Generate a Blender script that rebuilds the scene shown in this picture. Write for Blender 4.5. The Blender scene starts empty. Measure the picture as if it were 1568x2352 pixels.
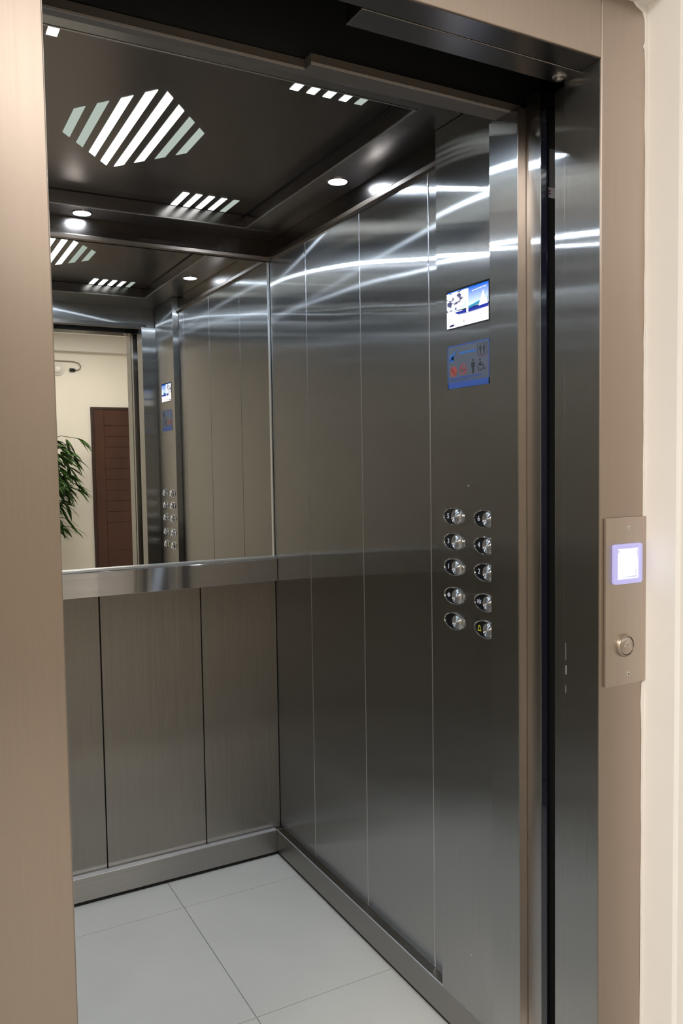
import bpy, bmesh, math, random
from mathutils import Vector, Matrix
random.seed(7)
sc = bpy.context.scene
COL = sc.collection
PI = math.pi

# ------------------------------------------------------------------ materials
def nt(name):
    m = bpy.data.materials.new(name); m.use_nodes = True
    t = m.node_tree; t.nodes.clear()
    out = t.nodes.new('ShaderNodeOutputMaterial')
    return m, t, out

def principled(name, col, rough=.5, metal=0., spec=.5, coat=0., emis=None, estr=0., noise=None, bump=None, transm=0.):
    m, t, out = nt(name)
    b = t.nodes.new('ShaderNodeBsdfPrincipled')
    b.inputs['Base Color'].default_value = (*col, 1)
    b.inputs['Roughness'].default_value = rough
    b.inputs['Metallic'].default_value = metal
    b.inputs['Specular IOR Level'].default_value = spec
    b.inputs['Coat Weight'].default_value = coat
    b.inputs['Transmission Weight'].default_value = transm
    if emis:
        b.inputs['Emission Color'].default_value = (*emis, 1)
        b.inputs['Emission Strength'].default_value = estr
    if noise or bump:
        g = t.nodes.new('ShaderNodeNewGeometry')
    if noise:
        sx, sy, sz, amt = noise
        mul = t.nodes.new('ShaderNodeVectorMath'); mul.operation = 'MULTIPLY'
        mul.inputs[1].default_value = (sx, sy, sz)
        t.links.new(g.outputs['Position'], mul.inputs[0])
        n = t.nodes.new('ShaderNodeTexNoise'); n.inputs['Scale'].default_value = 1; n.inputs['Detail'].default_value = 4
        t.links.new(mul.outputs[0], n.inputs['Vector'])
        mr = t.nodes.new('ShaderNodeMapRange')
        mr.inputs['From Min'].default_value = .25; mr.inputs['From Max'].default_value = .75
        mr.inputs['To Min'].default_value = 1 - amt; mr.inputs['To Max'].default_value = 1 + amt
        t.links.new(n.outputs['Fac'], mr.inputs['Value'])
        vm = t.nodes.new('ShaderNodeVectorMath'); vm.operation = 'SCALE'
        vm.inputs[0].default_value = col
        t.links.new(mr.outputs[0], vm.inputs['Scale'])
        t.links.new(vm.outputs[0], b.inputs['Base Color'])
    if bump:
        sc_, st = bump
        n2 = t.nodes.new('ShaderNodeTexNoise'); n2.inputs['Scale'].default_value = sc_; n2.inputs['Detail'].default_value = 5
        t.links.new(g.outputs['Position'], n2.inputs['Vector'])
        bp = t.nodes.new('ShaderNodeBump'); bp.inputs['Strength'].default_value = st; bp.inputs['Distance'].default_value = .005
        t.links.new(n2.outputs['Fac'], bp.inputs['Height'])
        t.links.new(bp.outputs[0], b.inputs['Normal'])
    t.links.new(b.outputs[0], out.inputs['Surface'])
    return m

def emission(name, col, s):
    m, t, out = nt(name)
    e = t.nodes.new('ShaderNodeEmission'); e.inputs[0].default_value = (*col, 1); e.inputs[1].default_value = s
    t.links.new(e.outputs[0], out.inputs[0]); return m

def steel(name, col, rough=.2, aniso=.9, amp=.6, wave=.02, wscale=(3, 3, 5), grain='V', tint=.1, lobe=0.):
    """brushed sheet: micro scratches tilt the normal across the grain, a soft waviness tilts the sheet"""
    m, t, out = nt(name)
    L = t.links.new
    b = t.nodes.new('ShaderNodeBsdfAnisotropic'); b.distribution = 'GGX'
    b.inputs['Roughness'].default_value = rough
    b.inputs['Anisotropy'].default_value = -aniso
    g = t.nodes.new('ShaderNodeNewGeometry')
    cr = t.nodes.new('ShaderNodeVectorMath'); cr.operation = 'CROSS_PRODUCT'
    L(g.outputs['Normal'], cr.inputs[0])
    if grain == 'V':
        cr.inputs[1].default_value = (.012, .017, 1); gs = (4200, 4200, 4.0)
    elif grain == 'H':        # scratches run horizontally on a vertical face
        cr.inputs[1].default_value = (0.7071, 0.7071, 0); gs = (4, 4, 4200)
    else:                      # 'Y' : scratches along Y (soffits)
        cr.inputs[1].default_value = (0, 1, 0); gs = (1500, 3, 1500)
    nz = t.nodes.new('ShaderNodeVectorMath'); nz.operation = 'NORMALIZE'; L(cr.outputs[0], nz.inputs[0])
    L(nz.outputs[0], b.inputs['Tangent'])
    mu = t.nodes.new('ShaderNodeVectorMath'); mu.operation = 'MULTIPLY'; mu.inputs[1].default_value = gs
    L(g.outputs['Position'], mu.inputs[0])
    n = t.nodes.new('ShaderNodeTexNoise'); n.inputs['Scale'].default_value = 1; n.inputs['Detail'].default_value = 1
    L(mu.outputs[0], n.inputs['Vector'])
    s1 = t.nodes.new('ShaderNodeMath'); s1.operation = 'SUBTRACT'; s1.inputs[1].default_value = .5; L(n.outputs['Fac'], s1.inputs[0])
    s2 = t.nodes.new('ShaderNodeMath'); s2.operation = 'MULTIPLY'; s2.inputs[1].default_value = amp; L(s1.outputs[0], s2.inputs[0])
    v1 = t.nodes.new('ShaderNodeVectorMath'); v1.operation = 'SCALE'; L(nz.outputs[0], v1.inputs[0]); L(s2.outputs[0], v1.inputs['Scale'])
    a1 = t.nodes.new('ShaderNodeVectorMath'); a1.operation = 'ADD'; L(g.outputs['Normal'], a1.inputs[0]); L(v1.outputs[0], a1.inputs[1])
    # waviness of the sheet
    mw = t.nodes.new('ShaderNodeVectorMath'); mw.operation = 'MULTIPLY'; mw.inputs[1].default_value = wscale
    L(g.outputs['Position'], mw.inputs[0])
    nw = t.nodes.new('ShaderNodeTexNoise'); nw.inputs['Scale'].default_value = 1; nw.inputs['Detail'].default_value = .5
    L(mw.outputs[0], nw.inputs['Vector'])
    sw = t.nodes.new('ShaderNodeVectorMath'); sw.operation = 'SUBTRACT'; sw.inputs[1].default_value = (.5, .5, .5); L(nw.outputs['Color'], sw.inputs[0])
    sw2 = t.nodes.new('ShaderNodeVectorMath'); sw2.operation = 'SCALE'; sw2.inputs['Scale'].default_value = wave; L(sw.outputs[0], sw2.inputs[0])
    a2 = t.nodes.new('ShaderNodeVectorMath'); a2.operation = 'ADD'; L(a1.outputs[0], a2.inputs[0]); L(sw2.outputs[0], a2.inputs[1])
    nn = t.nodes.new('ShaderNodeVectorMath'); nn.operation = 'NORMALIZE'; L(a2.outputs[0], nn.inputs[0])
    L(nn.outputs[0], b.inputs['Normal'])
    mr = t.nodes.new('ShaderNodeMapRange'); mr.inputs['From Min'].default_value = .3; mr.inputs['From Max'].default_value = .7
    mr.inputs['To Min'].default_value = 1 - tint; mr.inputs['To Max'].default_value = 1 + tint; L(n.outputs['Fac'], mr.inputs['Value'])
    vc = t.nodes.new('ShaderNodeVectorMath'); vc.operation = 'SCALE'; vc.inputs[0].default_value = col; L(mr.outputs[0], vc.inputs['Scale'])
    L(vc.outputs[0], b.inputs['Color'])
    if lobe:
        b2 = t.nodes.new('ShaderNodeBsdfAnisotropic'); b2.distribution = 'GGX'
        b2.inputs['Roughness'].default_value = .29; b2.inputs['Anisotropy'].default_value = -.65
        L(vc.outputs[0], b2.inputs['Color']); L(nn.outputs[0], b2.inputs['Normal']); L(nz.outputs[0], b2.inputs['Tangent'])
        mxs = t.nodes.new('ShaderNodeMixShader'); mxs.inputs[0].default_value = lobe
        L(b.outputs[0], mxs.inputs[1]); L(b2.outputs[0], mxs.inputs[2]); L(mxs.outputs[0], out.inputs['Surface'])
    else:
        L(b.outputs[0], out.inputs['Surface'])
    return m

def sky_screen(name, z0, z1, lo, hi, s):
    m, t, out = nt(name)
    g = t.nodes.new('ShaderNodeNewGeometry'); sp = t.nodes.new('ShaderNodeSeparateXYZ')
    t.links.new(g.outputs['Position'], sp.inputs[0])
    mr = t.nodes.new('ShaderNodeMapRange'); mr.inputs['From Min'].default_value = z0; mr.inputs['From Max'].default_value = z1
    t.links.new(sp.outputs['Z'], mr.inputs['Value'])
    mx = t.nodes.new('ShaderNodeMix'); mx.data_type = 'RGBA'
    mx.inputs['A'].default_value = (*lo, 1); mx.inputs['B'].default_value = (*hi, 1)
    t.links.new(mr.outputs[0], mx.inputs['Factor'])
    e = t.nodes.new('ShaderNodeEmission'); e.inputs[1].default_value = s
    t.links.new(mx.outputs['Result'], e.inputs[0]); t.links.new(e.outputs[0], out.inputs[0]); return m

def speckle_screen(name, a, b_, scale, thr, s):
    m, t, out = nt(name)
    g = t.nodes.new('ShaderNodeNewGeometry')
    n = t.nodes.new('ShaderNodeTexNoise'); n.inputs['Scale'].default_value = scale; n.inputs['Detail'].default_value = 3
    mu = t.nodes.new('ShaderNodeVectorMath'); mu.operation = 'MULTIPLY'; mu.inputs[1].default_value = (1, .6, 1.3)
    t.links.new(g.outputs['Position'], mu.inputs[0]); t.links.new(mu.outputs[0], n.inputs['Vector'])
    mr = t.nodes.new('ShaderNodeMapRange'); mr.inputs['From Min'].default_value = thr; mr.inputs['From Max'].default_value = thr + .08
    t.links.new(n.outputs['Fac'], mr.inputs['Value'])
    mx = t.nodes.new('ShaderNodeMix'); mx.data_type = 'RGBA'
    mx.inputs['A'].default_value = (*a, 1); mx.inputs['B'].default_value = (*b_, 1)
    t.links.new(mr.outputs[0], mx.inputs['Factor'])
    e = t.nodes.new('ShaderNodeEmission'); e.inputs[1].default_value = s
    t.links.new(mx.outputs['Result'], e.inputs[0]); t.links.new(e.outputs[0], out.inputs[0]); return m

M = {}
STEEL_C = (.42, .417, .41)
M['steel'] = steel('brushed_steel_wall', STEEL_C, rough=.125, aniso=.91, amp=.2, wave=.010, wscale=(2.6, 2.6, 1.0), lobe=.2)
M['steel_back'] = steel('brushed_steel_lower', (.32, .295, .265), rough=.25, aniso=.72, amp=.2, wave=.02)
M['steel_frame'] = steel('brushed_steel_frame', (.46, .385, .335), rough=.36, aniso=.5, amp=.2, wave=.02, tint=.04)
M['steel_reveal'] = steel('brushed_steel_reveal', STEEL_C, rough=.125, aniso=.90, amp=.2, wave=.010, wscale=(3, 3, 2), lobe=.12)
M['steel_h'] = steel('brushed_steel_rail', (.45, .43, .415), rough=.12, aniso=.88, amp=.25, wave=.01, grain='H')
M['steel_skirt'] = steel('brushed_steel_skirting', (.37, .355, .335), rough=.32, aniso=.5, amp=.15, wave=.02, grain='H')
M['steel_plate'] = steel('brushed_steel_plate', (.54, .47, .415), rough=.36, aniso=.4, amp=.15, wave=.01)
M['ceil'] = principled('dark_steel_ceiling', (.14, .118, .102), .26, 1., noise=(9, 200, 9, .06))
M['soffit'] = principled('dark_steel_soffit', (.27, .255, .245), .26, 1., noise=(200, 9, 9, .06))
M['step'] = principled('recess_step_steel', (.24, .225, .22), .22, 1.)
M['edge'] = principled('recess_edge_steel', (.42, .39, .36), .3, 1.)
M['band'] = principled('dark_gloss_band', (.13, .112, .10), .15, 1.)
M['trim_brown'] = principled('bronze_trim', (.20, .16, .13), .25, 1.)
M['bead'] = principled('joint_glint_metal', (.45, .45, .46), .22, 1.)
M['lip'] = principled('brown_header_lip', (.10, .084, .072), .45)
M['lip_highlight'] = principled('painted_lip_highlight', (.34, .30, .27), .4)
M['mirror'] = principled('mirror_silver', (.86, .86, .84), .0, 1.)
M['alu'] = principled('aluminium_trim', (.75, .77, .78), .25, 1.)
M['glare_strip'] = principled('skirting_glare_strip', (.78, .78, .80), .5, .9)  # pale colour stands in for glare along the skirting tops
M['chrome'] = principled('chrome', (.82, .82, .82), .06, 1.)
def conic(name, col):
    m, t, out = nt(name)
    b = t.nodes.new('ShaderNodeBsdfAnisotropic'); b.distribution = 'GGX'
    b.inputs['Color'].default_value = (*col, 1); b.inputs['Roughness'].default_value = .34; b.inputs['Anisotropy'].default_value = .82
    tg = t.nodes.new('ShaderNodeTangent'); tg.direction_type = 'RADIAL'; tg.axis = 'X'
    t.links.new(tg.outputs[0], b.inputs['Tangent']); t.links.new(b.outputs[0], out.inputs[0]); return m
M['cap'] = conic('turned_chrome_cap', (.72, .72, .73))
M['black'] = principled('black_gloss_plastic', (.008, .008, .009), .12)
M['curtain'] = principled('black_light_curtain', (.006, .006, .012), .08, coat=.5)
M['dark'] = principled('dark_painted_steel', (.010, .010, .010), .6)
M['shaft'] = principled('shaft_concrete', (.03, .03, .03), .9)
M['gap'] = principled('joint_shadow_black', (.012, .011, .010), .8)  # near-black colour for the shade in joints, gaps and recesses
M['tile'] = principled('pale_porcelain_tile', (.555, .518, .455), .28, noise=(6, 6, 6, .03))
M['tile_hall'] = principled('beige_hall_tile', (.40, .385, .35), .5, noise=(6, 6, 6, .03))
M['grout'] = principled('grey_grout', (.20, .20, .19), .8)
M['paint_far'] = principled('cream_wall_paint', (.76, .72, .635), .6, noise=(2, 2, 2, .03), bump=(60, .05))
M['paint_beam'] = principled('greyish_beam_paint', (.62, .59, .54), .6)
M['paint'] = principled('offwhite_wall_paint', (.90, .875, .86), .6, noise=(3, 3, 3, .03), bump=(80, .08))
M['plaster'] = principled('rough_plaster', (.80, .77, .73), .75, bump=(90, .2))
M['ceil_land'] = principled('white_ceiling_paint', (.90, .88, .85), .7)
M['wood'] = principled('reddish_brown_door_wood', (.055, .019, .011), .35, noise=(5, 5, 1.2, .35))
M['wood_dark'] = principled('door_frame_wood', (.03, .012, .007), .5)
M['leaf'] = principled('leaf_green', (.035, .085, .014), .45, noise=(20, 20, 20, .35))
M['stem'] = principled('stem_green', (.05, .07, .02), .6)
M['pot'] = principled('terracotta_pot', (.22, .09, .05), .7)
M['soil'] = principled('dark_soil', (.03, .02, .015), .9)
M['white_plastic'] = principled('white_plastic', (.72, .70, .65), .4)
M['cable'] = principled('grey_cable', (.20, .18, .14), .5)
M['lens'] = emission('led_lens', (.71, .84, 1.0), 920)
M['slot_hi'] = emission('slot_bright', (.95, 1.0, .98), 3.2)
M['slot_mid'] = emission('slot_medium', (.90, 1.0, .95), 1.35)
M['slot_lo'] = emission('slot_dim', (.44, .51, .45), 1.0)
M['disp'] = emission('hall_display_glow', (.90, .89, 1.0), 1.25)
M['disp_grey'] = emission('hall_display_soft', (.72, .72, .88), 1.0)
M['bezel_glow'] = principled('lit_lavender_bezel', (.40, .40, .55), .35, emis=(.34, .32, .85), estr=.55)
M['sign'] = principled('sign_film', (.13, .14, .17), .35, metal=.5)
M['sign_blue'] = principled('sign_blue', (.02, .06, .25), .4)
M['sign_blue2'] = principled('sign_bright_blue', (.01, .12, .42), .4)
M['sign_red'] = principled('sign_red', (.35, .035, .015), .45)
M['sign_dred'] = principled('sign_dark_red', (.12, .015, .01), .5)
M['sign_black'] = principled('sign_black', (.008, .008, .01), .5)
M['label'] = principled('paper_label', (.35, .33, .36), .6)
M['num'] = principled('numeral_white', (.55, .55, .60), .5, emis=(.5, .5, .6), estr=.12)
M['num_y'] = principled('numeral_yellow', (.45, .40, .03), .5, emis=(.5, .45, .02), estr=.12)
M['engrave'] = principled('engraved_light', (.62, .58, .54), .4, 1.)
M['s_sky'] = sky_screen('screen_sky', 1.752, 1.790, (.75, .92, 1.0), (.02, .15, .75), 1.2)
M['s_tree'] = speckle_screen('screen_tree', (.95, .97, 1.0), (.10, .10, .22), 90, .52, 1.1)
M['s_white'] = emission('screen_white', (.96, .97, 1.0), 1.25)
M['s_sand'] = speckle_screen('screen_sand', (.98, .94, .97), (.55, .47, .45), 70, .68, 1.15)
M['s_sea'] = emission('screen_sea', (.06, .35, .62), 1.0)
M['s_navy'] = emission('screen_navy', (.03, .05, .42), 1.0)
M['s_dark'] = emission('screen_dark', (.03, .03, .20), .6)
M['s_shade'] = emission('screen_shade', (.35, .40, .62), 1.0)

# ------------------------------------------------------------------ mesh builder
class MB:
    def __init__(s): s.v = []; s.f = []
    def add(s, vs, fs):
        o = len(s.v); s.v += [tuple(v) for v in vs]; s.f += [tuple(i + o for i in f) for f in fs]; return s
    def box(s, x0, x1, y0, y1, z0, z1):
        return s.add([(x0,y0,z0),(x1,y0,z0),(x1,y1,z0),(x0,y1,z0),(x0,y0,z1),(x1,y0,z1),(x1,y1,z1),(x0,y1,z1)],
                     [(0,3,2,1),(4,5,6,7),(0,1,5,4),(1,2,6,5),(2,3,7,6),(3,0,4,7)])
    def prism(s, poly, a, b, fn):
        """extrude 2D polygon between depth a and b; fn(u,v,d)->xyz"""
        n = len(poly)
        vs = [fn(u, v, a) for u, v in poly] + [fn(u, v, b) for u, v in poly]
        fs = [tuple(range(n))[::-1], tuple(range(n, 2*n))] + [(i, (i+1) % n, n+(i+1) % n, n+i) for i in range(n)]
        return s.add(vs, fs)
    def ring(s, outer, inner, a, b, fn):
        n = len(outer)
        vs = [fn(u,v,a) for u,v in outer] + [fn(u,v,b) for u,v in outer] + [fn(u,v,a) for u,v in inner] + [fn(u,v,b) for u,v in inner]
        fs = []
        for i in range(n):
            j = (i+1) % n
            fs += [(i,j,n+j,n+i), (n+i,n+j,3*n+j,3*n+i), (3*n+i,3*n+j,2*n+j,2*n+i), (2*n+i,2*n+j,j,i)]
        return s.add(vs, fs)
    def lathe(s, prof, n, fn):
        """prof = [(r,d)], axis along d; fn(u,v,d)"""
        vs = []; fs = []
        for r, d in prof:
            for k in range(n):
                a = 2*PI*k/n; vs.append(fn(r*math.cos(a), r*math.sin(a), d))
        for i in range(len(prof)-1):
            for k in range(n):
                j = (k+1) % n
                fs.append((i*n+k, i*n+j, (i+1)*n+j, (i+1)*n+k))
        fs.append(tuple(range(n))[::-1]); m = (len(prof)-1)*n; fs.append(tuple(range(m, m+n)))
        return s.add(vs, fs)
    def tube(s, pts, r, n=8):
        pts = [Vector(p) for p in pts]; rs = r if isinstance(r, (list, tuple)) else [r]*len(pts)
        vs = []; fs = []; up = None
        for i, p in enumerate(pts):
            t = (pts[min(i+1, len(pts)-1)] - pts[max(i-1, 0)]).normalized()
            if up is None:
                up = Vector((0,0,1)) if abs(t.z) < .9 else Vector((1,0,0))
            a = t.cross(up).normalized(); b = a.cross(t).normalized(); up = b
            for k in range(n):
                an = 2*PI*k/n; vs.append(p + (a*math.cos(an) + b*math.sin(an))*rs[i])
        for i in range(len(pts)-1):
            for k in range(n):
                j = (k+1) % n; fs.append((i*n+k, i*n+j, (i+1)*n+j, (i+1)*n+k))
        fs.append(tuple(range(n))[::-1]); m = (len(pts)-1)*n; fs.append(tuple(range(m, m+n)))
        return s.add(vs, fs)

def link(name, mb, mat, parent=None, bevel=0, smooth=False, local=False, origin=None):
    """one mesh object; vertices are world coordinates unless local"""
    me = bpy.data.meshes.new(name)
    off = Vector((0,0,0))
    if parent is not None and not local:
        p = parent
        while p is not None: off += p.location; p = p.parent
    o0 = Vector(origin) if origin is not None else Vector((0,0,0))
    me.from_pydata([Vector(v) - off - o0 for v in mb.v], [], mb.f)
    bm = bmesh.new(); bm.from_mesh(me); bmesh.ops.recalc_face_normals(bm, faces=bm.faces); bm.to_mesh(me); bm.free()
    me.materials.append(mat)
    if smooth:
        for p in me.polygons: p.use_smooth = True
        me.set_sharp_from_angle(angle=math.radians(40))
    o = bpy.data.objects.new(name, me); COL.objects.link(o)
    if parent is not None: o.parent = parent
    o.location = o0
    if bevel:
        md = o.modifiers.new('edge', 'BEVEL'); md.width = bevel; md.segments = 2; md.limit_method = 'ANGLE'; md.angle_limit = math.radians(50)
    return o

def tag(o, label, cat, group=None):
    o['label'] = label; o['category'] = cat
    if group: o['group'] = group
    return o
def thing(name, label, cat, loc, group=None):
    o = bpy.data.objects.new(name, None); COL.objects.link(o); o.location = loc; o.empty_display_size = .05
    return tag(o, label, cat, group)
def struct_empty(name, loc=(0,0,0)):
    o = bpy.data.objects.new(name, None); COL.objects.link(o); o.location = loc; o.empty_display_size = .05
    o['kind'] = 'structure'; return o
def struct(name, mb, mat, bevel=0, **k):
    o = link(name, mb, mat, None, bevel, **k); o['kind'] = 'structure'; return o
def part_label(o, s): o['label'] = s; return o
def copy_tree(o, parent=None):
    c = o.copy(); COL.objects.link(c)
    if parent is not None: c.parent = parent
    for ch in list(o.children): copy_tree(ch, c)
    return c

def text_mb(txt, size):
    cu = bpy.data.curves.new('glyph', 'FONT'); cu.body = txt; cu.size = size; cu.align_x = 'CENTER'; cu.align_y = 'CENTER'
    cu.extrude = .0003
    ob = bpy.data.objects.new('glyph', cu); COL.objects.link(ob)
    bpy.context.view_layer.update()
    me = bpy.data.meshes.new_from_object(ob.evaluated_get(bpy.context.evaluated_depsgraph_get()))
    vs = [tuple(v.co) for v in me.vertices]; fs = [tuple(p.vertices) for p in me.polygons]
    bpy.data.objects.remove(ob); bpy.data.curves.remove(cu); bpy.data.meshes.remove(me)
    return vs, fs

def circ(r, n=32, cx=0, cy=0): return [(cx + r*math.cos(2*PI*k/n), cy + r*math.sin(2*PI*k/n)) for k in range(n)]
def rrect(x0, x1, y0, y1, r, n=5):
    P = []
    for cx, cy, a0 in ((x1-r, y1-r, 0), (x0+r, y1-r, PI/2), (x0+r, y0+r, PI), (x1-r, y0+r, 1.5*PI)):
        for k in range(n+1):
            a = a0 + PI/2*k/n; P.append((cx + r*math.cos(a), cy + r*math.sin(a)))
    return P

# ------------------------------------------------------------------ key dimensions (metres; camera stands at 0,0)
XR, XL, YB, YF = 1.175, -.080, 2.662, 1.338
ZT, ZS, ZP = 2.124, 2.178, 2.220
XJ, XJL, YJ, ZL = 1.0786, .1734, 1.0376, 2.080
XC, YC = 1.1468, 1.621
SK = .0273

# ================================================================== CAR SHELL
# floor with pale tiles
fl = struct_empty('floor', (.55, 2.0, 0))
link('grout_bed', MB().box(XL, XR, 1.26, YB+.01, -.03, -.0025), M['grout'], fl)
tm = MB()
gx = [XL, .1535, .7465, XR]; gy = [1.26, 1.272, 1.867, 2.4625, YB+.01]
for i in range(len(gx)-1):
    for j in range(len(gy)-1):
        if gy[j+1]-gy[j] < .02: continue
        tm.box(gx[i]+.0009, gx[i+1]-.0009, gy[j]+.0009, gy[j+1]-.0009, -.02, 0)
link('floor_tiles', tm, M['tile'], fl, bevel=.0007)

# back wall : four lower panels, rail zone, mirror sits above
wb = struct_empty('wall_back', (.55, YB, 0))
link('backing', MB().box(XL-.02, XR+.03, YB+.012, YB+.03, 0, 2.4), M['gap'], wb)
JX = [XL, .2166, .5555, .8944, XR]
for a, b in zip(JX[:-1], JX[1:]):
    link('wall_panel', MB().box(a+.0016, b-.0016, YB, YB+.011, .03, 1.05), M['steel_back'], wb, bevel=.0012)
link('upper_band', MB().box(XL, XR, YB, YB+.011, ZT-.002, 2.30), M['band'], wb)

# right wall
wr = struct_empty('wall_right', (XR, 2.0, 0))
link('backing', MB().box(XR+.014, XR+.03, YF, YB+.03, 0, 2.4), M['gap'], wr)
KY = [YF+.02, 1.6934, 2.034, 2.3788, YB]
for a, b in zip(KY[:-1], KY[1:]):
    link('wall_panel', MB().box(XR, XR+.013, a+.0014, b-.0014, .03, ZT-.004), M['steel'], wr, bevel=.0014)
link('upper_band', MB().box(XR, XR+.013, YF, YB, ZT-.004, 2.30), M['band'], wr)
for k in KY[1:-1]:  # beads added in the joints to catch light as bright lines
    link('joint_glint_bead', MB().prism([(.0022*math.cos(PI*q/8), .0016*math.sin(PI*q/8)) for q in range(9)], .092, ZT-.017, lambda u, v, d: (XR-v+.0006, k+u, d)), M['bead'], wr, smooth=True)
# left wall (seen only in reflections)
wl = struct_empty('wall_left', (XL, 2.0, 0))
link('backing', MB().box(XL-.03, XL-.014, YF, YB+.03, 0, 2.4), M['gap'], wl)
for a, b in zip(KY[:-1], KY[1:]):
    link('wall_panel', MB().box(XL-.013, XL, a+.0014, b-.0014, .03, ZT-.004), M['steel'], wl, bevel=.0014)
link('upper_band', MB().box(XL-.013, XL, YF, YB, ZT-.004, 2.30), M['band'], wl)
# front wall: two returns and a header over the doorway
wf = struct_empty('wall_front', (.6, YF, 0))
link('return_panel', MB().box(XJ, XR+.02, 1.2515, YF, .0, ZL), M['steel'], wf, bevel=.001)
link('return_panel', MB().box(XL-.02, XJL, 1.2515, YF, .0, ZL), M['steel'], wf, bevel=.001)
link('header_panel', MB().box(XL-.02, XR+.02, 1.3050, 1.3180, ZL+.0005, 2.30), M['steel'], wf, bevel=.001)
hs = MB(); hs.box(.648, XJ+.03, 1.2765, 1.3190, ZL-.001, ZL+.018); hs.box(XL, .648, 1.301, 1.3190, ZL-.001, ZL+.018)
link('header_lip', hs, M['lip'], wf, bevel=.0006)
he = MB(); he.box(.648, XJ+.03, 1.2750, 1.2764, ZL-.0012, ZL+.003); he.box(XL, .648, 1.2995, 1.3009, ZL-.0012, ZL+.003)
link('lip_highlight', he, M['lip_highlight'], wf)  # paler strip paints the bright line along the lip's edge
link('header_shade_sheet', MB().box(XL, XR, 1.2960, 1.3045, ZL+.02, 2.30), M['dark'], wf)  # near-black sheet paints the unlit outer face of the header
link('return_face', MB().box(XJ+.0004, XR+.02, 1.2506, 1.2514, 0, ZL), M['steel_frame'], wf)

# skirting boards
def skirt(name, boxes):
    m = MB()
    for b in boxes: m.box(*b)
    return struct(name, m, M['steel_skirt'], bevel=.0022)
skirt('baseboard_back', [(XL, XR-.001, YB-SK, YB+.001, .012, .0913)])
skirt('baseboard_right', [(XR-SK, XR+.001, YF+.001, YB-SK, .012, .0913)])
skirt('baseboard_left', [(XL-.001, XL+SK, YF+.001, YB-SK, .012, .0913)])
bk = bpy.data.objects['baseboard_back']; br = bpy.data.objects['baseboard_right']
link('top_edge_glare', MB().box(XL, XR-SK, YB-SK-.0004, YB-.006, .0908, .0918), M['glare_strip'], bk)
link('top_edge_glare', MB().box(XR-SK-.0004, XR-SK+.003, YF+.002, YB-SK, .0908, .0918), M['glare_strip'], br)
kk = MB(); kk.box(XL, XR, YB-SK+.006, YB, 0, .012); kk.box(XR-SK+.006, XR, YF, YB, 0, .012); kk.box(XL, XL+SK-.006, YF, YB, 0, .012)
struct('trim_shadow_gap', kk, M['gap'])  # dark strip painting the shadow gap beneath the skirting
# bronze trim strip along the tops of the wall panels
def trim_prof(d): return [(0, ZT-.016), (d*.9, ZT-.013), (d, ZT-.003), (d*.8, ZT), (0, ZT)]
tt = MB()
tt.prism(trim_prof(.012), XL, XR, lambda u, v, d: (d, YB-u, v))
struct('trim_2', tt, M['trim_brown'])
tt = MB(); tt.prism(trim_prof(.012), YC, YB, lambda u, v, d: (XR-u, d, v)); struct('trim_3', tt, M['trim_brown'])
tt = MB(); tt.prism(trim_prof(.012), YF, YB, lambda u, v, d: (XL+u, d, v)); struct('trim_4', tt, M['trim_brown'])

# ceiling: recessed centre panel, step and soffit ring
ce = struct_empty('ceiling', (.55, 2.0, ZP))
SX0, SX1, SY0, SY1 = .052, 1.0415, 1.545, 2.5475
link('centre_panel', MB().box(SX0-.01, SX1+.01, SY0-.01, SY1+.01, ZP, ZP+.01), M['ceil'], ce)
st = MB()
st.box(SX1, SX1+.003, SY0, SY1, ZS, ZP); st.box(SX0-.003, SX0, SY0, SY1, ZS, ZP)
st.box(SX0, SX1, SY1, SY1+.003, ZS, ZP); st.box(SX0, SX1, SY0-.003, SY0, ZS, ZP)
link('recess_step', st, M['step'], ce)
gv = MB()
gv.box(SX1-.004, SX1, SY0, SY1, ZP-.0012, ZP); gv.box(SX0, SX0+.004, SY0, SY1, ZP-.0012, ZP)
gv.box(SX0, SX1, SY1-.004, SY1, ZP-.0012, ZP); gv.box(SX0, SX1, SY0, SY0+.004, ZP-.0012, ZP)
link('shadow_groove', gv, M['gap'], ce)
lp = MB()
lp.box(SX1-.0015, SX1+.0025, SY0, SY1, ZS-.0012, ZS+.003); lp.box(SX0-.0025, SX0+.0015, SY0, SY1, ZS-.0012, ZS+.003)
lp.box(SX0, SX1, SY1-.0015, SY1+.0025, ZS-.0012, ZS+.003); lp.box(SX0, SX1, SY0-.0025, SY0+.0015, ZS-.0012, ZS+.003)
link('recess_edge', lp, M['edge'], ce, bevel=.0008)
for bx in ((SX1+.003, XR, YF-.02, SY1+.003), (XL, SX0-.003, YF-.02, SY1+.003), (XL, XR, SY1+.003, YB), (SX0-.003, SX1+.003, YF-.02, SY0-.003)):
    link('soffit_board', MB().box(bx[0]+.0006, bx[1]-.0006, bx[2]+.0006, bx[3]-.0006, ZS, ZS+.006), M['soffit'], ce, bevel=.0012)
link('roof_plate', MB().box(XL-.03, XR+.03, YF-.02, YB+.03, 2.30, 2.32), M['dark'], ce)

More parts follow.
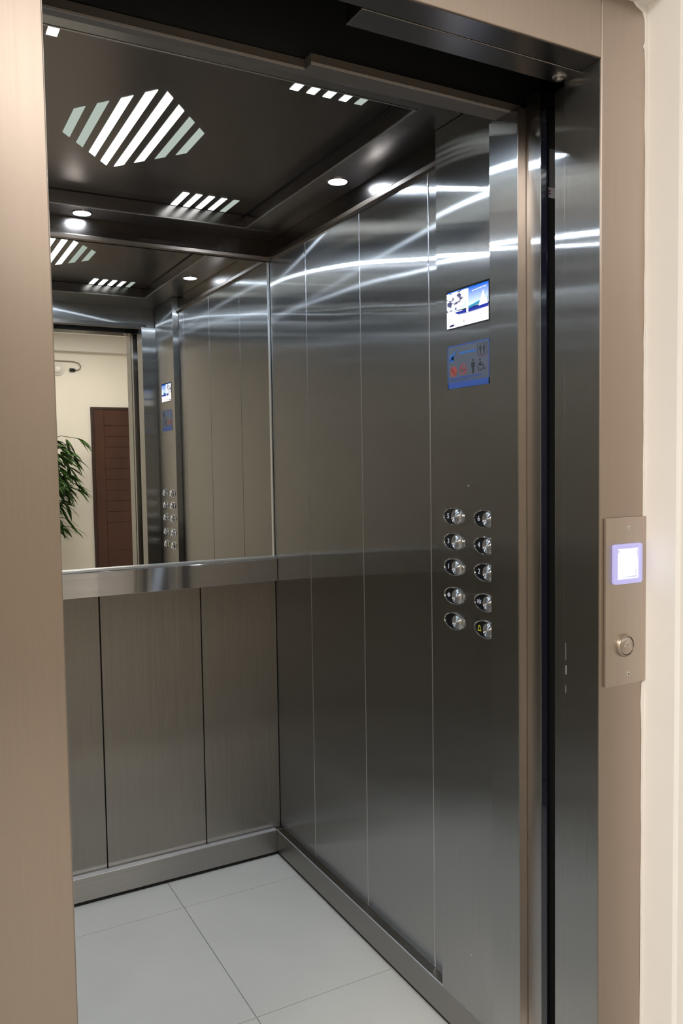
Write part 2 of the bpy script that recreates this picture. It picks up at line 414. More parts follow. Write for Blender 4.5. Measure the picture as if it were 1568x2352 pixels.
# mirror and rail
mr = thing('mirror', 'large frameless mirror on the back wall above the steel rail', 'mirror', (.55, YB, 1.07))
link('glass', MB().box(XL+.004, XR-.005, YB+.0048, YB+.0098, 1.072, ZT-.016), M['mirror'], mr)
ed = MB(); ed.box(XL+.004, XR-.001, YB-.012, YB+.0046, 1.0692, 1.0775)
part_label(link('bottom_channel', ed, M['alu'], mr, bevel=.001), 'bright aluminium channel under the glass')
link('edge_strip', MB().box(XR-.0065, XR-.001, YB-.001, YB+.0046, 1.0776, ZT-.017), M['alu'], mr, bevel=.0008)
rl = MB(); rl.box(XL, XR-.0005, YB-.02, YB-.0005, .9891, 1.0688)
tag(link('wall_rail', rl, M['steel_h'], None, bevel=.0018), 'flat polished steel rail running across the back wall below the mirror', 'rail')

# ceiling light slots
SCL = .82/.84
def slot(poly, mat, parent):
    m = MB(); m.prism([(x*SCL, y*SCL) for x, y in poly], ZP-.0012, ZP+.002, lambda u, v, d: (u, v, d))
    return link('light_slot', m, mat, parent)
cx0 = .560; cy0 = 2.0930
dl = thing('ceiling_light', 'diamond of eight glowing stripes in the middle of the car ceiling', 'ceiling light', (cx0*SCL, cy0*SCL, ZP))
starts = [.4010, .4436, .4860, .5278, .5702, .6130, .6560, .6988]
mats = ['slot_lo', 'slot_lo', 'slot_mid', 'slot_hi', 'slot_hi', 'slot_mid', 'slot_lo', 'slot_lo']
def hy(x): return .2690 - abs(x-cx0)*1.225 + .0
for x, mt in zip(starts, mats):
    a, b = x, x+.0215
    slot([(a, cy0-hy(a)), (b, cy0-hy(b)), (b, cy0+hy(b)), (a, cy0+hy(a))], M[mt], dl)
cm = ['slot_hi', 'slot_hi', 'slot_hi', 'slot_mid', 'slot_lo']
cb = ['slot_hi', 'slot_hi', 'slot_hi', 'slot_mid', 'slot_lo']
for (sx, y0, y1, lab, ms) in ((1, 1.592, 1.702, 'row of five short lit slots at the front right of the car ceiling', cm),
                         (-1, 1.592, 1.702, 'lit slots at the front left of the car ceiling beside the left jamb', cm),
                         (1, 2.4755, 2.606, 'row of five lit slots at the back right of the ceiling above the mirror', cb),
                         (-1, 2.4755, 2.606, 'lit slots at the back left of the car ceiling near the mirror', cb)):
    g = thing('ceiling_light', lab, 'ceiling light', ((cx0+sx*.35)*SCL, y0*SCL, ZP))
    for k in range(5):
        a = .2495 + k*.0415; b = a + .0205 - k*.0004
        sl = -.001
        x0, x1 = cx0+sx*a, cx0+sx*b
        slot([(x0, y0), (x1, y0), (x1, y1), (x0, y1)], M[ms[k]], g)

# downlights
def make_downlight(loc, label):
    t = thing('downlight', label, 'downlight', loc, 'round downlights in the car ceiling')
    fn = lambda u, v, d: (u, v, d)
    link('bezel', MB().ring(circ(.031), circ(.0255), -.0022, .0, fn), M['chrome'], t, local=True)
    link('lens', MB().lathe([(.0253, .0), (.0253, -.0012), (.020, -.0022)], 32, fn), M['lens'], t, local=True)
    return t
d0 = make_downlight((1.103, 2.022, ZS), 'glowing round downlight in the right soffit above the steel wall')
for loc, lab in (((.532, 2.610, ZS), 'glowing round downlight in the back soffit above the mirror'),
                 ((-.010, 2.022, ZS), 'round downlight in the left soffit behind the left jamb'),
                 ((.547, 1.445, ZS), 'round downlight in the front soffit behind the door header')):
    c = copy_tree(d0); c.location = loc; c['label'] = lab

# ================================================================== CAR OPERATING PANEL
cop = thing('car_operating_panel', 'full height steel control column with display and ten buttons on the right wall', 'control panel', (XR, 1.48, .0925))
link('column', MB().box(XC, XR-.0004, YF+.0008, YC, .0925, ZS-.001), M['steel'], cop, bevel=.0012)
fc = lambda u, v, d: (XC-d, u, v)       # u=Y, v=Z, d=out of the wall
sy = (1.577, 1.4225); sz = (1.7085, 1.7945)
def P(u, v): return (sy[0]+(sy[1]-sy[0])*u, sz[1]+(sz[0]-sz[1])*v)
disp = link('display', MB().prism([P(-.012,-.02), P(1.012,-.02), P(1.012,1.02), P(-.012,1.02)], 0, .0015, fc), M['black'], cop)
def pic(name, pts, mat, d):
    return link(name, MB().prism([P(*q) for q in pts], d-.0002, d, fc), M[mat], disp)
pic('picture_sky', [(0.02,.03),(.99,.03),(.99,.55),(.02,.55)], 's_sky', .0018)
pic('picture_tree', [(.0,.06),(.16,.05),(.3,.05),(.52,.05),(.50,.30),(.44,.42),(.36,.50),(.0,.56)], 's_tree', .0020)
pic('picture_hills', [(.53,.52),(.62,.50),(.72,.47),(.80,.45),(.80,.53),(.53,.58)], 's_sea', .0020)
pic('picture_sand', [(.0,.54),(.25,.56),(.5,.60),(.99,.60),(.99,.99),(.0,.99)], 's_sand', .0020)
pic('picture_sea', [(.20,.60),(.45,.585),(.75,.575),(.99,.555),(.99,.655),(.75,.665),(.45,.67),(.28,.66)], 's_navy', .0022)
pic('picture_surf', [(.28,.655),(.5,.665),(.8,.655),(.82,.675),(.5,.69),(.3,.675)], 's_shade', .0023)
pic('picture_post', [(.475,.06),(.535,.06),(.53,.68),(.485,.68)], 's_white', .0024)
pic('picture_sail', [(.875,.20),(.90,.32),(.97,.54),(.985,.57),(.77,.585),(.79,.50),(.84,.32)], 's_white', .0024)
pic('picture_boom', [(.975,.40),(.985,.40),(.99,.56),(.98,.56)], 's_navy', .0025)
pic('picture_rock', [(.06,.93),(.12,.90),(.2,.905),(.17,.945),(.08,.955)], 's_dark', .0023)
tx = MB()
for k in range(11):
    u = .62 + k*.031; h = .018 if k % 3 else .03
    tx.prism([P(u,.145-k*.003), P(u+.021,.145-k*.003), P(u+.021,.145-k*.003+h), P(u,.145-k*.003+h)], .0020, .0024, fc)
link('caption_strokes', tx, M['s_white'], disp)
tx = MB()
for k in range(9):
    u = .05 + k*.045
    tx.prism([P(u,.085), P(u+.03,.085), P(u+.03,.115), P(u,.115)], .0020, .0024, fc)
link('title_strokes', tx, M['s_white'], disp)

# call buttons
def egg(sx, sy_, n=48):
    P_ = []
    for k in range(n):
        a = 2*PI*k/n; c, s = math.cos(a), math.sin(a)
        P_.append((c*sx, s*sy_*(1 - .06*c)))
    return P_
def make_button(y, z, sym):
    bt = bpy.data.objects.new('call_button', None); COL.objects.link(bt); bt.parent = cop
    bt.location = Vector((XC, y, z)) - cop.location; bt.empty_display_size = .02
    fl_ = lambda u, v, d: (-d, u, v)
    eo, ei = egg(.0378, .0205), egg(.0350, .0180)
    mb = MB().ring(eo, ei, 0, .0042, fl_)
    link('bezel', mb, M['chrome'], bt, local=True, bevel=.001)
    link('label_plate', MB().prism(egg(.0351, .0181), 0, .0018, fl_), M['black'], bt, local=True)
    ox = -.0150
    fo = lambda u, v, d: (-d, u+ox, v)
    link('button_collar', MB().lathe([(.0180,.0), (.0180,.0048), (.0172,.0060), (.0160,.0060)], 40, fo), M['chrome'], bt, local=True, smooth=True)
    link('button_cap', MB().lathe([(.0155,.0052), (.0155,.0070), (.0146,.0077), (.011,.0080), (.0,.0081)], 40, fo), M['cap'], bt, local=True, smooth=True)
    tc = .0195
    if sym in '123456':
        vs, fs = text_mb(sym, .0165)
        mb = MB().add([(-.0021-z_, tc-x, y_) for x, y_, z_ in vs], fs)
        link('numeral', mb, M['num'], bt, local=True)
    elif sym in ('open', 'close'):
        mb = MB(); ft = lambda u, v, d: (-d, tc-u, v)
        for s in (-1, 1):
            if sym == 'open': tri = [(s*.0062,0), (s*.0018,.0048), (s*.0018,-.0048)]
            else: tri = [(s*.0016,0), (s*.0062,.0048), (s*.0062,-.0048)]
            mb.ring(tri, [(u*.62+s*.0014, v*.5) for u, v in tri], .0018, .0024, ft)
        if sym == 'close': mb.prism([(-.0005,-.006),(.0005,-.006),(.0005,.006),(-.0005,.006)], .0018, .0024, ft)
        else:
            for s in (-1, 1): mb.prism([(s*.0008,-.005),(s*.0014,-.005),(s*.0014,.005),(s*.0008,.005)], .0018, .0024, ft)
        link('arrow_symbol', mb, M['num'], bt, local=True)
    elif sym == 'bell':
        o_ = [(-.0065,-.0065),(.0065,-.0065),(.0045,-.003),(.004,.003),(.002,.0065),(-.002,.0065),(-.004,.003),(-.0045,-.003)]
        i_ = [(u*.66, v*.66-.0006) for u, v in o_]
        mb = MB().ring(o_, i_, .0018, .0024, lambda u, v, d: (-d, tc-u, v))
        part_label(link('bell_symbol', mb, M['num_y'], bt, local=True), 'yellow bell outline')
    return bt
ROWZ = [1.2725, 1.2130, 1.1530, 1.0850, 1.0245]
labs = {'5':'button marked 5','3':'button marked 3','1':'button marked 1','open':'door open button','blank':'button with a blank black plate',
        '6':'button marked 6','4':'button marked 4','2':'button marked 2','close':'door close button','bell':'alarm button with a yellow bell'}
for zz, a, b in zip(ROWZ, ('5','3','1','open','blank'), ('6','4','2','close','bell')):
    for yy, s in ((1.5580, a), (1.4425, b)):
        part_label(make_button(yy, zz, s), labs[s])
for z_ in (.237, 1.345):
    link('screw', MB().lathe([(.0022,0),(.0022,.0006),(.0010,.0010)], 12, lambda u, v, d: (XC-d, 1.502+u, z_+v)), M['chrome'], cop)

# ---------------------------------------------------------------- notice plate under the display
ny = (1.5765, 1.4225); nz = (1.5705, 1.6690)
def Q(u, v): return (ny[0]+(ny[1]-ny[0])*u, nz[1]+(nz[0]-nz[1])*v)
no = thing('notice_plate', 'small blue bordered notice with red and black pictograms below the display', 'sign', (XC, 1.50, 1.5705))
link('plate', MB().prism(rrect(ny[1], ny[0], nz[0], nz[1], .002), .0002, .0010, fc), M['sign'], no)
def npart(name, polys, mat, d=.0013):
    m = MB()
    for p_ in polys: m.prism([Q(*q) for q in p_], .0009, d, fc)
    return link(name, m, M[mat], no)
npart('border', [[(0,0),(1,0),(1,.03),(0,.03)], [(0,0),(.018,0),(.018,1),(0,1)], [(.982,0),(1,0),(1,1),(.982,1)], [(0,.86),(1,.86),(1,1),(0,1)], [(0,.745),(.8,.745),(.8,.765),(0,.765)]], 'sign_blue')
fan = []
for k in range(6):
    y0 = .13 + k*.032
    fan.append([(.05+.012*k*0, y0+.09), (.16, y0+.05-.02*k*.3), (.25-.028*k, y0-.02), (.25-.028*k, y0+.000), (.16, y0+.066), (.05, y0+.108)])
npart('logo_fan', fan, 'sign_blue2')
ln = []
for k in range(9): ln.append([(.30+k*.045,.185-.004*(k%3)), (.335+k*.045,.185), (.335+k*.045,.225), (.30+k*.045,.225+.006*(k%2))])
npart('heading_strokes', ln, 'sign_blue2')
tl = []
for r in range(3):
    for k in range(14-r*3): tl.append([(.06+k*.058,.775+r*.028), (.105+k*.058,.775+r*.028), (.105+k*.058,.786+r*.028), (.06+k*.058,.786+r*.028)])
npart('small_print', tl, 'sign_blue')
AS = (ny[0]-ny[1])/(nz[1]-nz[0])      # width over height
def disc(u, v, r, n=24): return [(u + r*math.cos(2*PI*k/n)/AS, v + r*math.sin(2*PI*k/n)) for k in range(n)]
def man(u, v, h):
    s = h; a = 1/AS
    pl = [disc(u, v-.42*s, .085*s, 16)]
    pl.append([(u-.17*s*a, v-.30*s), (u+.17*s*a, v-.30*s), (u+.19*s*a, v+.06*s), (u+.12*s*a, v+.06*s), (u+.11*s*a, v-.18*s), (u+.10*s*a, v+.5*s), (u+.015*s*a, v+.5*s), (u, v+.08*s), (u-.015*s*a, v+.5*s), (u-.10*s*a, v+.5*s), (u-.11*s*a, v-.18*s), (u-.12*s*a, v+.06*s), (u-.19*s*a, v+.06*s)])
    return pl
npart('people_pictogram', man(.795,.20,.20) + man(.875,.20,.20), 'sign_black')
fr = MB(); fr.ring([Q(.73,.075), Q(.945,.075), Q(.945,.325), Q(.73,.325)], [Q(.737,.083), Q(.938,.083), Q(.938,.317), Q(.737,.317)], .0009, .0013, fc)
link('pictogram_frame', fr, M['sign_black'], no)
npart('capacity_strokes', [[(.75+.03*k,.345),(.77+.03*k,.345),(.77+.03*k,.365),(.75+.03*k,.365)] for k in range(6)], 'sign_dred')
for (u, v, nm) in ((.15, .605, 'no_entry_disc'), (.385, .585, 'no_smoking_disc')):
    rg = MB(); rg.ring([Q(*q) for q in disc(u, v, .125)], [Q(*q) for q in disc(u, v, .103)], .0009, .0014, fc)
    if nm == 'no_entry_disc':
        rg.prism([Q(*q) for q in disc(u, v, .085)], .0009, .0012, fc)
    rg.prism([Q(u-.055, v-.085), Q(u-.04, v-.095), Q(u+.055, v+.085), Q(u+.04, v+.095)], .0009, .0014, fc)
    link(nm, rg, M['sign_red'], no)
npart('cigarette_glyph', [[(.33,.585),(.44,.585),(.44,.605),(.33,.605)]], 'sign_dred', .0016)
npart('flame_glyph', [[(.10,.60),(.13,.54),(.16,.60),(.19,.66),(.16,.67),(.13,.62)]], 'sign_dred', .0016)
npart('person_pictogram', man(.622,.555,.33), 'sign_black')
wc = MB()
cu_, cv_ = .785, .60
o_, i_ = [], []
for k in range(19):
    a = math.radians(20 + 250*k/18)
    o_.append((cu_ + .088*math.cos(a)/AS, cv_ + .088*math.sin(a))); i_.append((cu_ + .066*math.cos(a)/AS, cv_ + .066*math.sin(a)))
for k in range(18): wc.prism([Q(*o_[k]), Q(*o_[k+1]), Q(*i_[k+1]), Q(*i_[k])], .0009, .0013, fc)
for pg in (disc(.785,.43,.026,14), [(.775,.465),(.795,.465),(.800,.565),(.778,.565)], [(.778,.545),(.855,.545),(.855,.568),(.778,.568)], [(.845,.55),(.862,.55),(.885,.665),(.868,.668)], [(.868,.655),(.905,.635),(.91,.655),(.872,.675)], [(.79,.50),(.845,.50),(.845,.517),(.79,.517)]):
    wc.prism([Q(*q) for q in pg], .0009, .0013, fc)
link('wheelchair_pictogram', wc, M['sign_black'], no)

# ================================================================== DOORWAY
df = thing('elevator_door_frame', 'brushed steel frame around the open elevator doorway', 'door frame', (.63, YJ, 0))
link('jamb', MB().box(XJ, 1.187, YJ, 1.1245, 0, 2.192), M['steel_frame'], df, bevel=.0016)
link('jamb', MB().box(.050, XJL, YJ, 1.1245, 0, 2.192), M['steel_frame'], df, bevel=.0016)
link('lintel', MB().box(XJL+.0004, XJ-.0004, YJ, 1.0880, ZL, 2.192), M['steel_frame'], df, bevel=.0016)
rv = MB(); rv.box(XJ-.0006, XJ+.002, YJ+.003, 1.1245, .001, ZL-.0005)
link('reveal_lining', rv, M['steel_reveal'], df)
rv = MB(); rv.box(XJL-.002, XJL+.0006, YJ+.003, 1.1245, .001, ZL-.0005)
link('reveal_lining', rv, M['steel_reveal'], df)
for z0, z1, y0, y1 in ((1.030,1.062,1.1202,1.1207),(1.003,1.020,1.1188,1.1205),(.968,.982,1.1200,1.1207)):
    link('paint_scuff', MB().box(XJ-.0009, XJ-.0005, y0, y1, z0, z1), M['label'], df)
link('lintel_underside', MB().box(XJL+.002, XJ-.002, YJ+.003, 1.0875, ZL-.0008, ZL), M['soffit'], df)
link('header_strip', MB().box(.640, XJ+.012, 1.0895, 1.1400, ZL-.002, ZL+.09), M['soffit'], df, bevel=.0012)
bo = MB()
f_d = lambda u, v, d: (1.058+u, 1.116+v, ZL-.002-d)
bo.lathe([(.0125,0),(.0125,.002),(.010,.004),(.007,.004)], 24, f_d); bo.lathe([(.0062,0),(.0062,.007),(.004,.0085)], 6, f_d)
part_label(link('bolt', bo, M['edge'], df), 'round bolt under the lintel')

ld = thing('sliding_door', 'open landing door leaf slid away, only its steel edge showing beside the frame', 'sliding door', (1.3, 1.139, 0))
link('leaf', MB().box(XJ+.0018, 1.535, 1.1262, 1.1520, .008, 2.07), M['steel_reveal'], ld, bevel=.001)
cd = thing('sliding_door', 'open car door leaf slid into its pocket behind the control column', 'sliding door', (1.33, 1.23, 0))
link('leaf', MB().box(1.0990, 1.560, 1.2100, 1.2500, .008, 2.10), M['steel_reveal'], cd, bevel=.0012)
lc = thing('light_curtain', 'glossy black vertical safety strip on the car door edge', 'safety strip', (1.101, 1.20, .02))
link('strip', MB().box(1.0990, 1.1032, 1.1930, 1.2092, .02, 2.06), M['curtain'], lc, bevel=.0012)
link('mounting_plate', MB().box(1.1034, 1.300, 1.2005, 1.2092, .02, 2.06), M['dark'], lc)
lb = thing('warning_label', 'pale paper label stuck in the black gap beside the safety strip', 'label', (1.115, 1.2003, 1.90))
link('strip_sheet', MB().box(1.1120, 1.1270, 1.1998, 1.2003, 1.919, 1.990), principled('label_grey', (.10,.10,.11), .6), lb)
link('code_patch', MB().box(1.1085, 1.1270, 1.1996, 1.2003, 1.899, 1.9185), M['label'], lb)
lk = MB(); lk.box(1.1095, 1.1140, 1.1992, 1.1996, 1.910, 1.9128); lk.box(1.1095, 1.1140, 1.1992, 1.1996, 1.905, 1.9076)
link('printed_bars', lk, M['sign_dred'], lb)

# sills
struct('trim_5', MB().box(XJL-.1, XJ+.2, 1.040, 1.160, -.03, .0), M['alu'])
struct('trim_6', MB().box(XJL-.1, XJ+.2, 1.190, 1.259, -.03, .0), M['alu'])

# shaft enclosure
struct('wall_shaft_right', MB().box(1.75, 1.80, 1.25, 2.85, -.4, 2.6), M['shaft'])
struct('wall_shaft_left', MB().box(-.75, -.70, 1.25, 2.85, -.4, 2.6), M['shaft'])
struct('wall_shaft_back', MB().box(-.75, 1.80, 2.85, 2.90, -.4, 2.6), M['shaft'])
struct('wall_shaft_front', MB().box(-.75, 1.80, 1.142, 1.200, ZL+.12, 2.6), M['dark'])
struct('ceiling_shaft', MB().box(-.75, 1.80, 1.142, 2.90, 2.6, 2.65), M['shaft'])

# ================================================================== HALL CALL PLATE
cp = thing('hall_call_plate', 'brushed steel call plate with lit display and up button on the right jamb', 'call plate', (1.138, YJ, .996))
PY = 1.0315
fh = lambda u, v, d: (u, PY-d, v)
link('plate', MB().box(1.0865, 1.1905, PY, YJ-.0005, .9965, 1.2975), M['steel_plate'], cp, bevel=.0008)
def screw(x, z):
    m = MB().lathe([(.0038,0),(.0036,.0008),(.0022,.0016)], 16, lambda u, v, d: (x+u, PY-d, z+v))
    o = link('screw', m, M['chrome'], cp)
    s = MB(); s.box(x-.0018, x+.0018, PY-.0019, PY-.0015, z-.0004, z+.0004); s.box(x-.0004, x+.0004, PY-.0019, PY-.0015, z-.0018, z+.0018)
    link('screw_slot', s, M['gap'], o)
screw(1.1420, 1.2785); screw(1.1415, 1.0150)
dp = link('display', MB().ring(rrect(1.1005, 1.1705, 1.1795, 1.2505, .005), rrect(1.1090, 1.1625, 1.1880, 1.2425, .001), 0, .0065, fh), M['bezel_glow'], cp, bevel=.001)
part_label(dp, 'lavender lit display frame')
sg = link('screen', MB().box(1.1088, 1.1627, PY-.0035, PY, 1.1878, 1.2427), M['disp'], dp)
part_label(sg, 'white glowing screen')
ss = MB(); ss.prism([(1.111,1.240),(1.118,1.2405),(1.113,1.233)], .0035, .0037, fh)
link('screen_shade', ss, M['disp_grey'], dp); ss = MB(); ss.prism([(1.159,1.2405),(1.1615,1.2405),(1.1615,1.222),(1.1595,1.229)], .0035, .0037, fh)
link('screen_shade', ss, M['disp_grey'], dp); ss = MB()
ss.prism([(1.114,1.191),(1.157,1.193),(1.1555,1.204),(1.158,1.204),(1.1585,1.190)], .0035, .0037, fh)
link('screen_shade', ss, M['disp_grey'], dp)
ub = bpy.data.objects.new('up_button', None); COL.objects.link(ub); ub.parent = cp; ub.location = Vector((1.1335, PY, 1.0675)) - cp.location; ub.empty_display_size = .02
f0 = lambda u, v, d: (u, -d, v)
link('ring', MB().lathe([(.0205,0),(.0205,.004),(.0190,.0060),(.0172,.0060),(.0168,.0040)], 40, f0), M['steel_plate'], ub, local=True, smooth=True)
link('ring_shadow', MB().ring(circ(.0168,40), circ(.0156,40), .003, .0042, f0), M['gap'], ub, local=True)
link('cap', MB().lathe([(.0156,.0030),(.0156,.0050),(.0148,.0056),(.0,.0058)], 40, f0), M['steel_plate'], ub, local=True, smooth=True)
ar = MB(); ft = lambda u, v, d: (u, -d, v+.001)
ar.prism([(-.0070,-.002),(0,.0085),(.0070,-.002),(.0050,-.002),(0,.0052),(-.0050,-.002)], .0057, .0063, ft)
ar.prism([(-.0040,-.0075),(-.0026,-.0075),(-.0026,.001),(-.0040,-.001)], .0057, .0063, ft); ar.prism([(.0026,-.0075),(.0040,-.0075),(.0040,-.001),(.0026,.001)], .0057, .0063, ft)
ar.prism([(-.0012,-.006),(.0012,-.006),(.0012,-.003),(-.0012,-.003)], .0057, .0063, ft)
link('arrow', ar, M['engrave'], ub, local=True)

# ================================================================== LANDING HALL
WY = .962      # face of the hall wall around the niche
struct('wall_hall_front', MB().box(1.187, 3.9, WY, 1.10, 0, 3.0), M['paint'], bevel=.006)
struct('wall_hall_front_left', MB().box(-2.6, .050, WY, 1.10, 0, 3.0), M['paint'], bevel=.006)
struct('wall_hall_front_top', MB().box(.050, 1.187, WY, 1.13, 2.205, 3.0), M['paint'])
# rough plaster edge where the hall wall laps onto the steel frame
rnd = random.Random(3)
poly = []
z = 2.204
prof = [(2.204,.026),(2.196,.040),(2.190,.034),(2.184,.026),(2.178,.012),(2.172,.009),(2.165,.006),(2.150,.0055),(2.128,.0055),(2.120,.010),(2.114,.006),(2.10,.005),(2.075,.004),(2.03,.004),(1.99,.005),(1.96,.0035)]
for k in range(60):
    zz = 1.94 - k*.0329
    if zz > 0: prof.append((zz, .0022 + .0016*rnd.random() + (.0025 if .98 > zz > .94 or 1.075 > zz > 1.062 else 0)))
prof.append((0, .002))
pm = MB()
for (za, wa), (zb_, wb_) in zip(prof[:-1], prof[1:]):
    i0 = len(pm.v)
    pm.v += [(1.187-wa, YJ-.0003, za), (1.1872, YJ-.0003, za), (1.1872, YJ-.0003, zb_), (1.187-wb_, YJ-.0003, zb_),
             (1.187-wa*.8, YJ-.0025, za), (1.1865, YJ-.0025, za), (1.1865, YJ-.0025, zb_), (1.187-wb_*.8, YJ-.0025, zb_)]
    pm.f += [(i0+4, i0+5, i0+6, i0+7), (i0, i0+4, i0+7, i0+3), (i0+1, i0+2, i0+6, i0+5), (i0+0,i0+1,i0+5,i0+4), (i0+3,i0+7,i0+6,i0+2)]
struct('trim_7', pm, M['plaster'])
struct('trim_8', MB().box(.05, 1.187, 1.000, YJ-.0003, 2.190, 2.206), M['plaster'])

FY = -5.0
struct('wall_hall_back', MB().box(-2.6, 3.9, FY-.2, FY, 0, 3.05), M['paint_far'])
struct('wall_hall_right', MB().box(3.9, 4.0, FY, 1.2, 0, 3.05), M['paint_far'])
struct('wall_hall_left', MB().box(-2.7, -2.6, FY, 1.2, 0, 3.05), M['paint_far'])
struct('ceiling_hall', MB().box(-2.7, 4.0, FY-.2, 1.25, 3.0, 3.1), M['ceil_land'])
struct('trim_9', MB().box(-2.6, 3.9, FY, FY+.12, 2.80, 3.0), M['paint_beam'], bevel=.004)
fh_ = struct_empty('floor_hall', (.6, -2, 0))
link('grout_bed', MB().box(-2.7, 4.0, FY-.2, 1.04, -.05, -.004), M['grout'], fh_)
tm = MB()
for i in range(12):
    for j in range(11):
        x = -2.7+i*.6; y = FY-.2+j*.6
        tm.box(x+.001, min(x+.599, 4.0), y+.001, min(y+.599, 1.039), -.03, 0)
link('floor_tiles', tm, M['tile_hall'], fh_)

# wooden door, seen in the mirror
dr = struct_empty('door_1', (2.6, FY, 0))
DX0, DX1, DZ = 2.125, 3.03, 2.145
link('door_frame', MB().box(DX0, DX0+.035, FY, FY+.03, 0, DZ).box(DX1-.035, DX1, FY, FY+.03, 0, DZ).box(DX0+.035, DX1-.035, FY, FY+.03, DZ-.03, DZ), M['wood_dark'], dr, bevel=.002)
lf = MB()
x0, x1 = DX0+.037, DX1-.037
lf.box(x0, x1, FY, FY+.014, .005, DZ-.032)
lf.box(x0+.002, x0+.118, FY+.014, FY+.024, .008, DZ-.035); lf.box(x1-.118, x1-.002, FY+.014, FY+.024, .008, DZ-.035)
zz = DZ-.035
cuts = [1.915 - .1335*k for k in range(10)]
prev = DZ-.035
for c in cuts + [.36, .008]:
    lf.box(x0+.124, x1-.124, FY+.014, FY+.023, c+.004, prev-.002); prev = c
link('door_leaf', lf, M['wood'], dr, bevel=.0015)
kn = MB().tube([(x1-.06, FY+.024, 1.02), (x1-.06, FY+.07, 1.02), (x1-.17, FY+.07, 1.02)], .009, 10)
link('door_handle', kn, M['chrome'], dr)

# potted plant standing left of the wooden door
PX, PYY = 1.43, -4.45
pl = thing('potted_plant', 'leafy green plant beside the wooden door reflected in the mirror', 'plant', (PX, PYY, 0))
fp = lambda u, v, d: (PX+u, PYY+v, d)
link('pot', MB().lathe([(.13,0),(.17,.30),(.185,.30),(.185,.34),(.165,.34),(.16,.30)], 28, fp), M['pot'], pl, smooth=True)
link('soil', MB().lathe([(.16,.29),(.16,.305)], 24, fp), M['soil'], pl)
lv = MB(); sm = MB(); rl_ = random.Random(11)
def leaf(base, dirv, length, width, droop):
    dirv = Vector(dirv).normalized(); side = dirv.cross(Vector((0,0,1)))
    side = side.normalized() if side.length > .1 else Vector((1,0,0))
    side = (side + Vector((0,0,rl_.uniform(-.6,.6)))).normalized()
    n = 6; L = []; R = []
    for k in range(n+1):
        t = k/n
        p = Vector(base) + dirv*length*t + Vector((0,0,-droop*length*t*t))
        w = width*math.sin(PI*min(1, .08+t*.92))**.8*(1-.35*t)
        L.append(p+side*w); R.append(p-side*w)
    i0 = len(lv.v); mid = [(a+b)/2+Vector((0,0,-.003)) for a, b in zip(L, R)]
    lv.v += [tuple(q) for q in L] + [tuple(q) for q in mid] + [tuple(q) for q in R]
    for k in range(n):
        lv.f += [(i0+k, i0+k+1, i0+n+1+k+1, i0+n+1+k), (i0+n+1+k, i0+n+1+k+1, i0+2*(n+1)+k+1, i0+2*(n+1)+k)]
stems = []
for s in range(7):
    a = rl_.uniform(0, 2*PI); top = rl_.uniform(1.35, 1.72); r = rl_.uniform(.04, .10)
    pts = [(PX + .05*math.cos(a) + r*math.cos(a)*t**1.5, PYY + .05*math.sin(a) + r*math.sin(a)*t**1.5, .30 + (top-.30)*t) for t in [k/8 for k in range(9)]]
    sm.tube(pts, [.008 - .0007*k for k in range(9)], 6); stems.append(pts)
def cluster(base, dirv, n, ln, spread=.6):
    for _ in range(n):
        d = Vector(dirv) + Vector((rl_.uniform(-spread,spread), rl_.uniform(-spread,spread), rl_.uniform(-spread,spread*.5)))
        leaf(base, d, ln*rl_.uniform(.7,1.15), .024*rl_.uniform(.8,1.3), rl_.uniform(.15,.55))
for pts in stems:
    for k in range(3, 9):
        for _ in range(3):
            a = rl_.uniform(0, 2*PI); tip = Vector(pts[k]) + Vector((math.cos(a), math.sin(a), .15))*rl_.uniform(.06,.16)
            sm.tube([pts[k], tip], .003, 5)
            cluster(tip, (math.cos(a), math.sin(a), -.15), 5, .17)
# branches that hang out towards the door
for (z_, rch, nlf) in ((1.74,.30,9),(1.60,.20,12),(1.52,.24,12),(1.42,.18,14),(1.32,.20,14),(1.22,.25,12),(1.16,.27,10),(.98,.15,6),(.82,.14,7),(.72,.19,7)):
    st_ = (PX+.06, PYY, z_-.03); tip = (PX+rch+.13, PYY+.02, z_)
    sm.tube([st_, ((st_[0]+tip[0])/2, PYY+.01, z_+.03), tip], .004, 5)
    for t in (.35,.65,1.):
        b_ = Vector(st_).lerp(Vector(tip), t)
        cluster(b_, (.8, .1, -.45), max(3, nlf//2), .18, .6)
link('foliage', lv, M['leaf'], pl)
link('stems', sm, M['stem'], pl)

# dangling cable and white fitting high on the hall wall
wc_ = thing('wall_cable', 'looped grey cable ending in a black plug high on the cream wall in the mirror', 'cable', (1.9, FY, 2.6))
cpts = [(1.60, FY+.02, 2.690), (1.75, FY+.02, 2.690), (1.86, FY+.02, 2.688), (1.95, FY+.02, 2.685), (2.005, FY+.02, 2.668), (2.026, FY+.02, 2.635), (2.015, FY+.02, 2.600), (1.985, FY+.02, 2.585), (1.95, FY+.02, 2.583)]
link('cord', MB().tube(cpts, .0065, 8), M['cable'], wc_, smooth=True)
link('plug', MB().tube([(1.965, FY+.02, 2.583), (1.955, FY+.02, 2.583), (1.95, FY+.02, 2.583), (1.90, FY+.02, 2.584), (1.893, FY+.02, 2.584)], [.008,.018,.022,.022,.014], 12), M['black'], wc_, smooth=True)
ft_ = thing('wall_fitting', 'round white fitting below the looped cable on the cream wall in the mirror', 'wall fitting', (1.76, FY, 2.58))
ffn = lambda u, v, d: (1.755+u, FY+d, 2.59+v)
link('base', MB().lathe([(.075,0),(.075,.025),(.065,.035)], 28, ffn), M['white_plastic'], ft_, smooth=True)
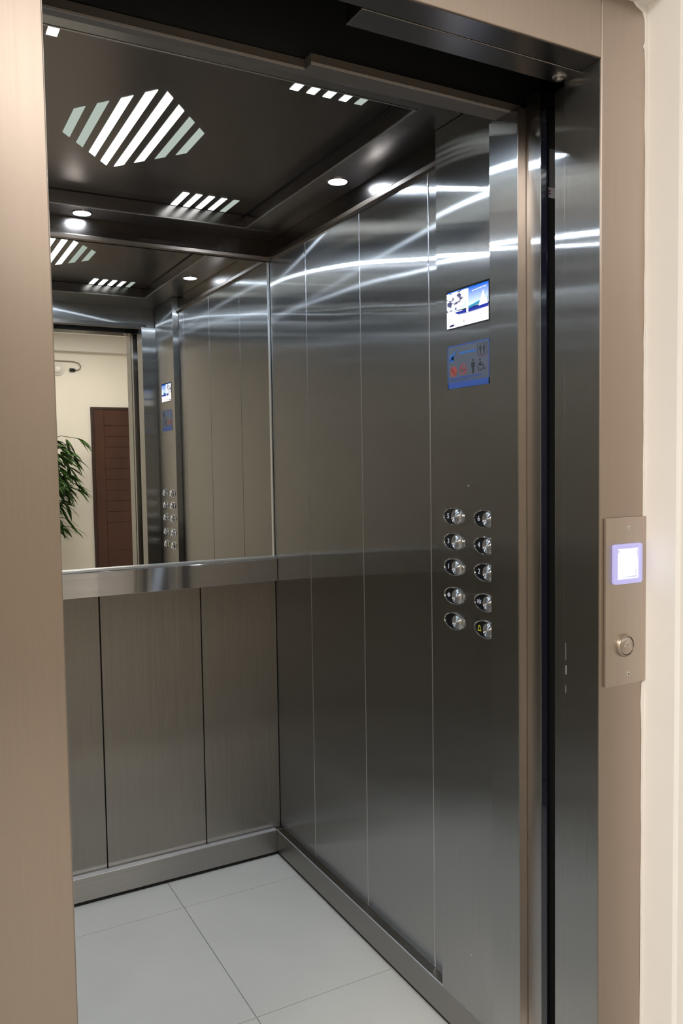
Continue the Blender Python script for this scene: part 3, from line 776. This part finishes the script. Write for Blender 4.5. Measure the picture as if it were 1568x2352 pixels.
link('dome', MB().lathe([(.055,.03),(.052,.055),(.035,.075),(.012,.083)], 28, ffn), M['white_plastic'], ft_, smooth=True)

# ------------------------------------------------------------------ unseen area lights added to light the hall
def area(name, loc, size, power, col, rot=(0,0,0)):
    l = bpy.data.lights.new(name, 'AREA'); l.shape = 'DISK'; l.size = size; l.energy = power; l.color = col
    o = bpy.data.objects.new(name, l); COL.objects.link(o); o.location = loc; o.rotation_euler = rot; return o
WARM = (1.0, .955, .895)
area('unseen_hall_light', (.8, -1.5, 2.97), 1.8, 24, WARM)
area('unseen_hall_light', (1.9, -3.6, 2.97), 1.2, 34, WARM)
area('unseen_hall_light', (-1.7, -.9, 2.97), 1.2, 112, WARM)  # set on the left to brighten the white wall beside the frame

w = bpy.data.worlds.new('World'); sc.world = w; w.use_nodes = True
w.node_tree.nodes['Background'].inputs[0].default_value = (.02, .02, .02, 1)

# ------------------------------------------------------------------ camera
YAW, PITCH, ROLL, FPX = math.radians(28.518), math.radians(-3.369), math.radians(-.888), 1876.83
fw = Vector((math.sin(YAW)*math.cos(PITCH), math.cos(YAW)*math.cos(PITCH), math.sin(PITCH)))
r0 = Vector((math.cos(YAW), -math.sin(YAW), 0)); u0 = r0.cross(fw)
rt = r0*math.cos(ROLL) + u0*math.sin(ROLL); up = -r0*math.sin(ROLL) + u0*math.cos(ROLL)
cam = bpy.data.cameras.new('Camera'); co = bpy.data.objects.new('Camera', cam); COL.objects.link(co)
mt = Matrix((rt, up, -fw)).transposed().to_4x4(); mt.translation = Vector((0, 0, 1.40)); co.matrix_world = mt
cam.sensor_fit = 'VERTICAL'; cam.sensor_height = 24; cam.lens = 24*FPX/2352; cam.clip_start = .05
sc.camera = co
sc.view_settings.view_transform = 'Standard'; sc.view_settings.look = 'None'; sc.view_settings.gamma = 1
sc.view_settings.use_curve_mapping = False; sc.view_settings.exposure = 0
sc.cycles.max_bounces = 16; sc.cycles.glossy_bounces = 12; sc.cycles.diffuse_bounces = 5
sc.cycles.sample_clamp_indirect = 6; sc.cycles.use_denoising = True
sc.cycles.caustics_reflective = True
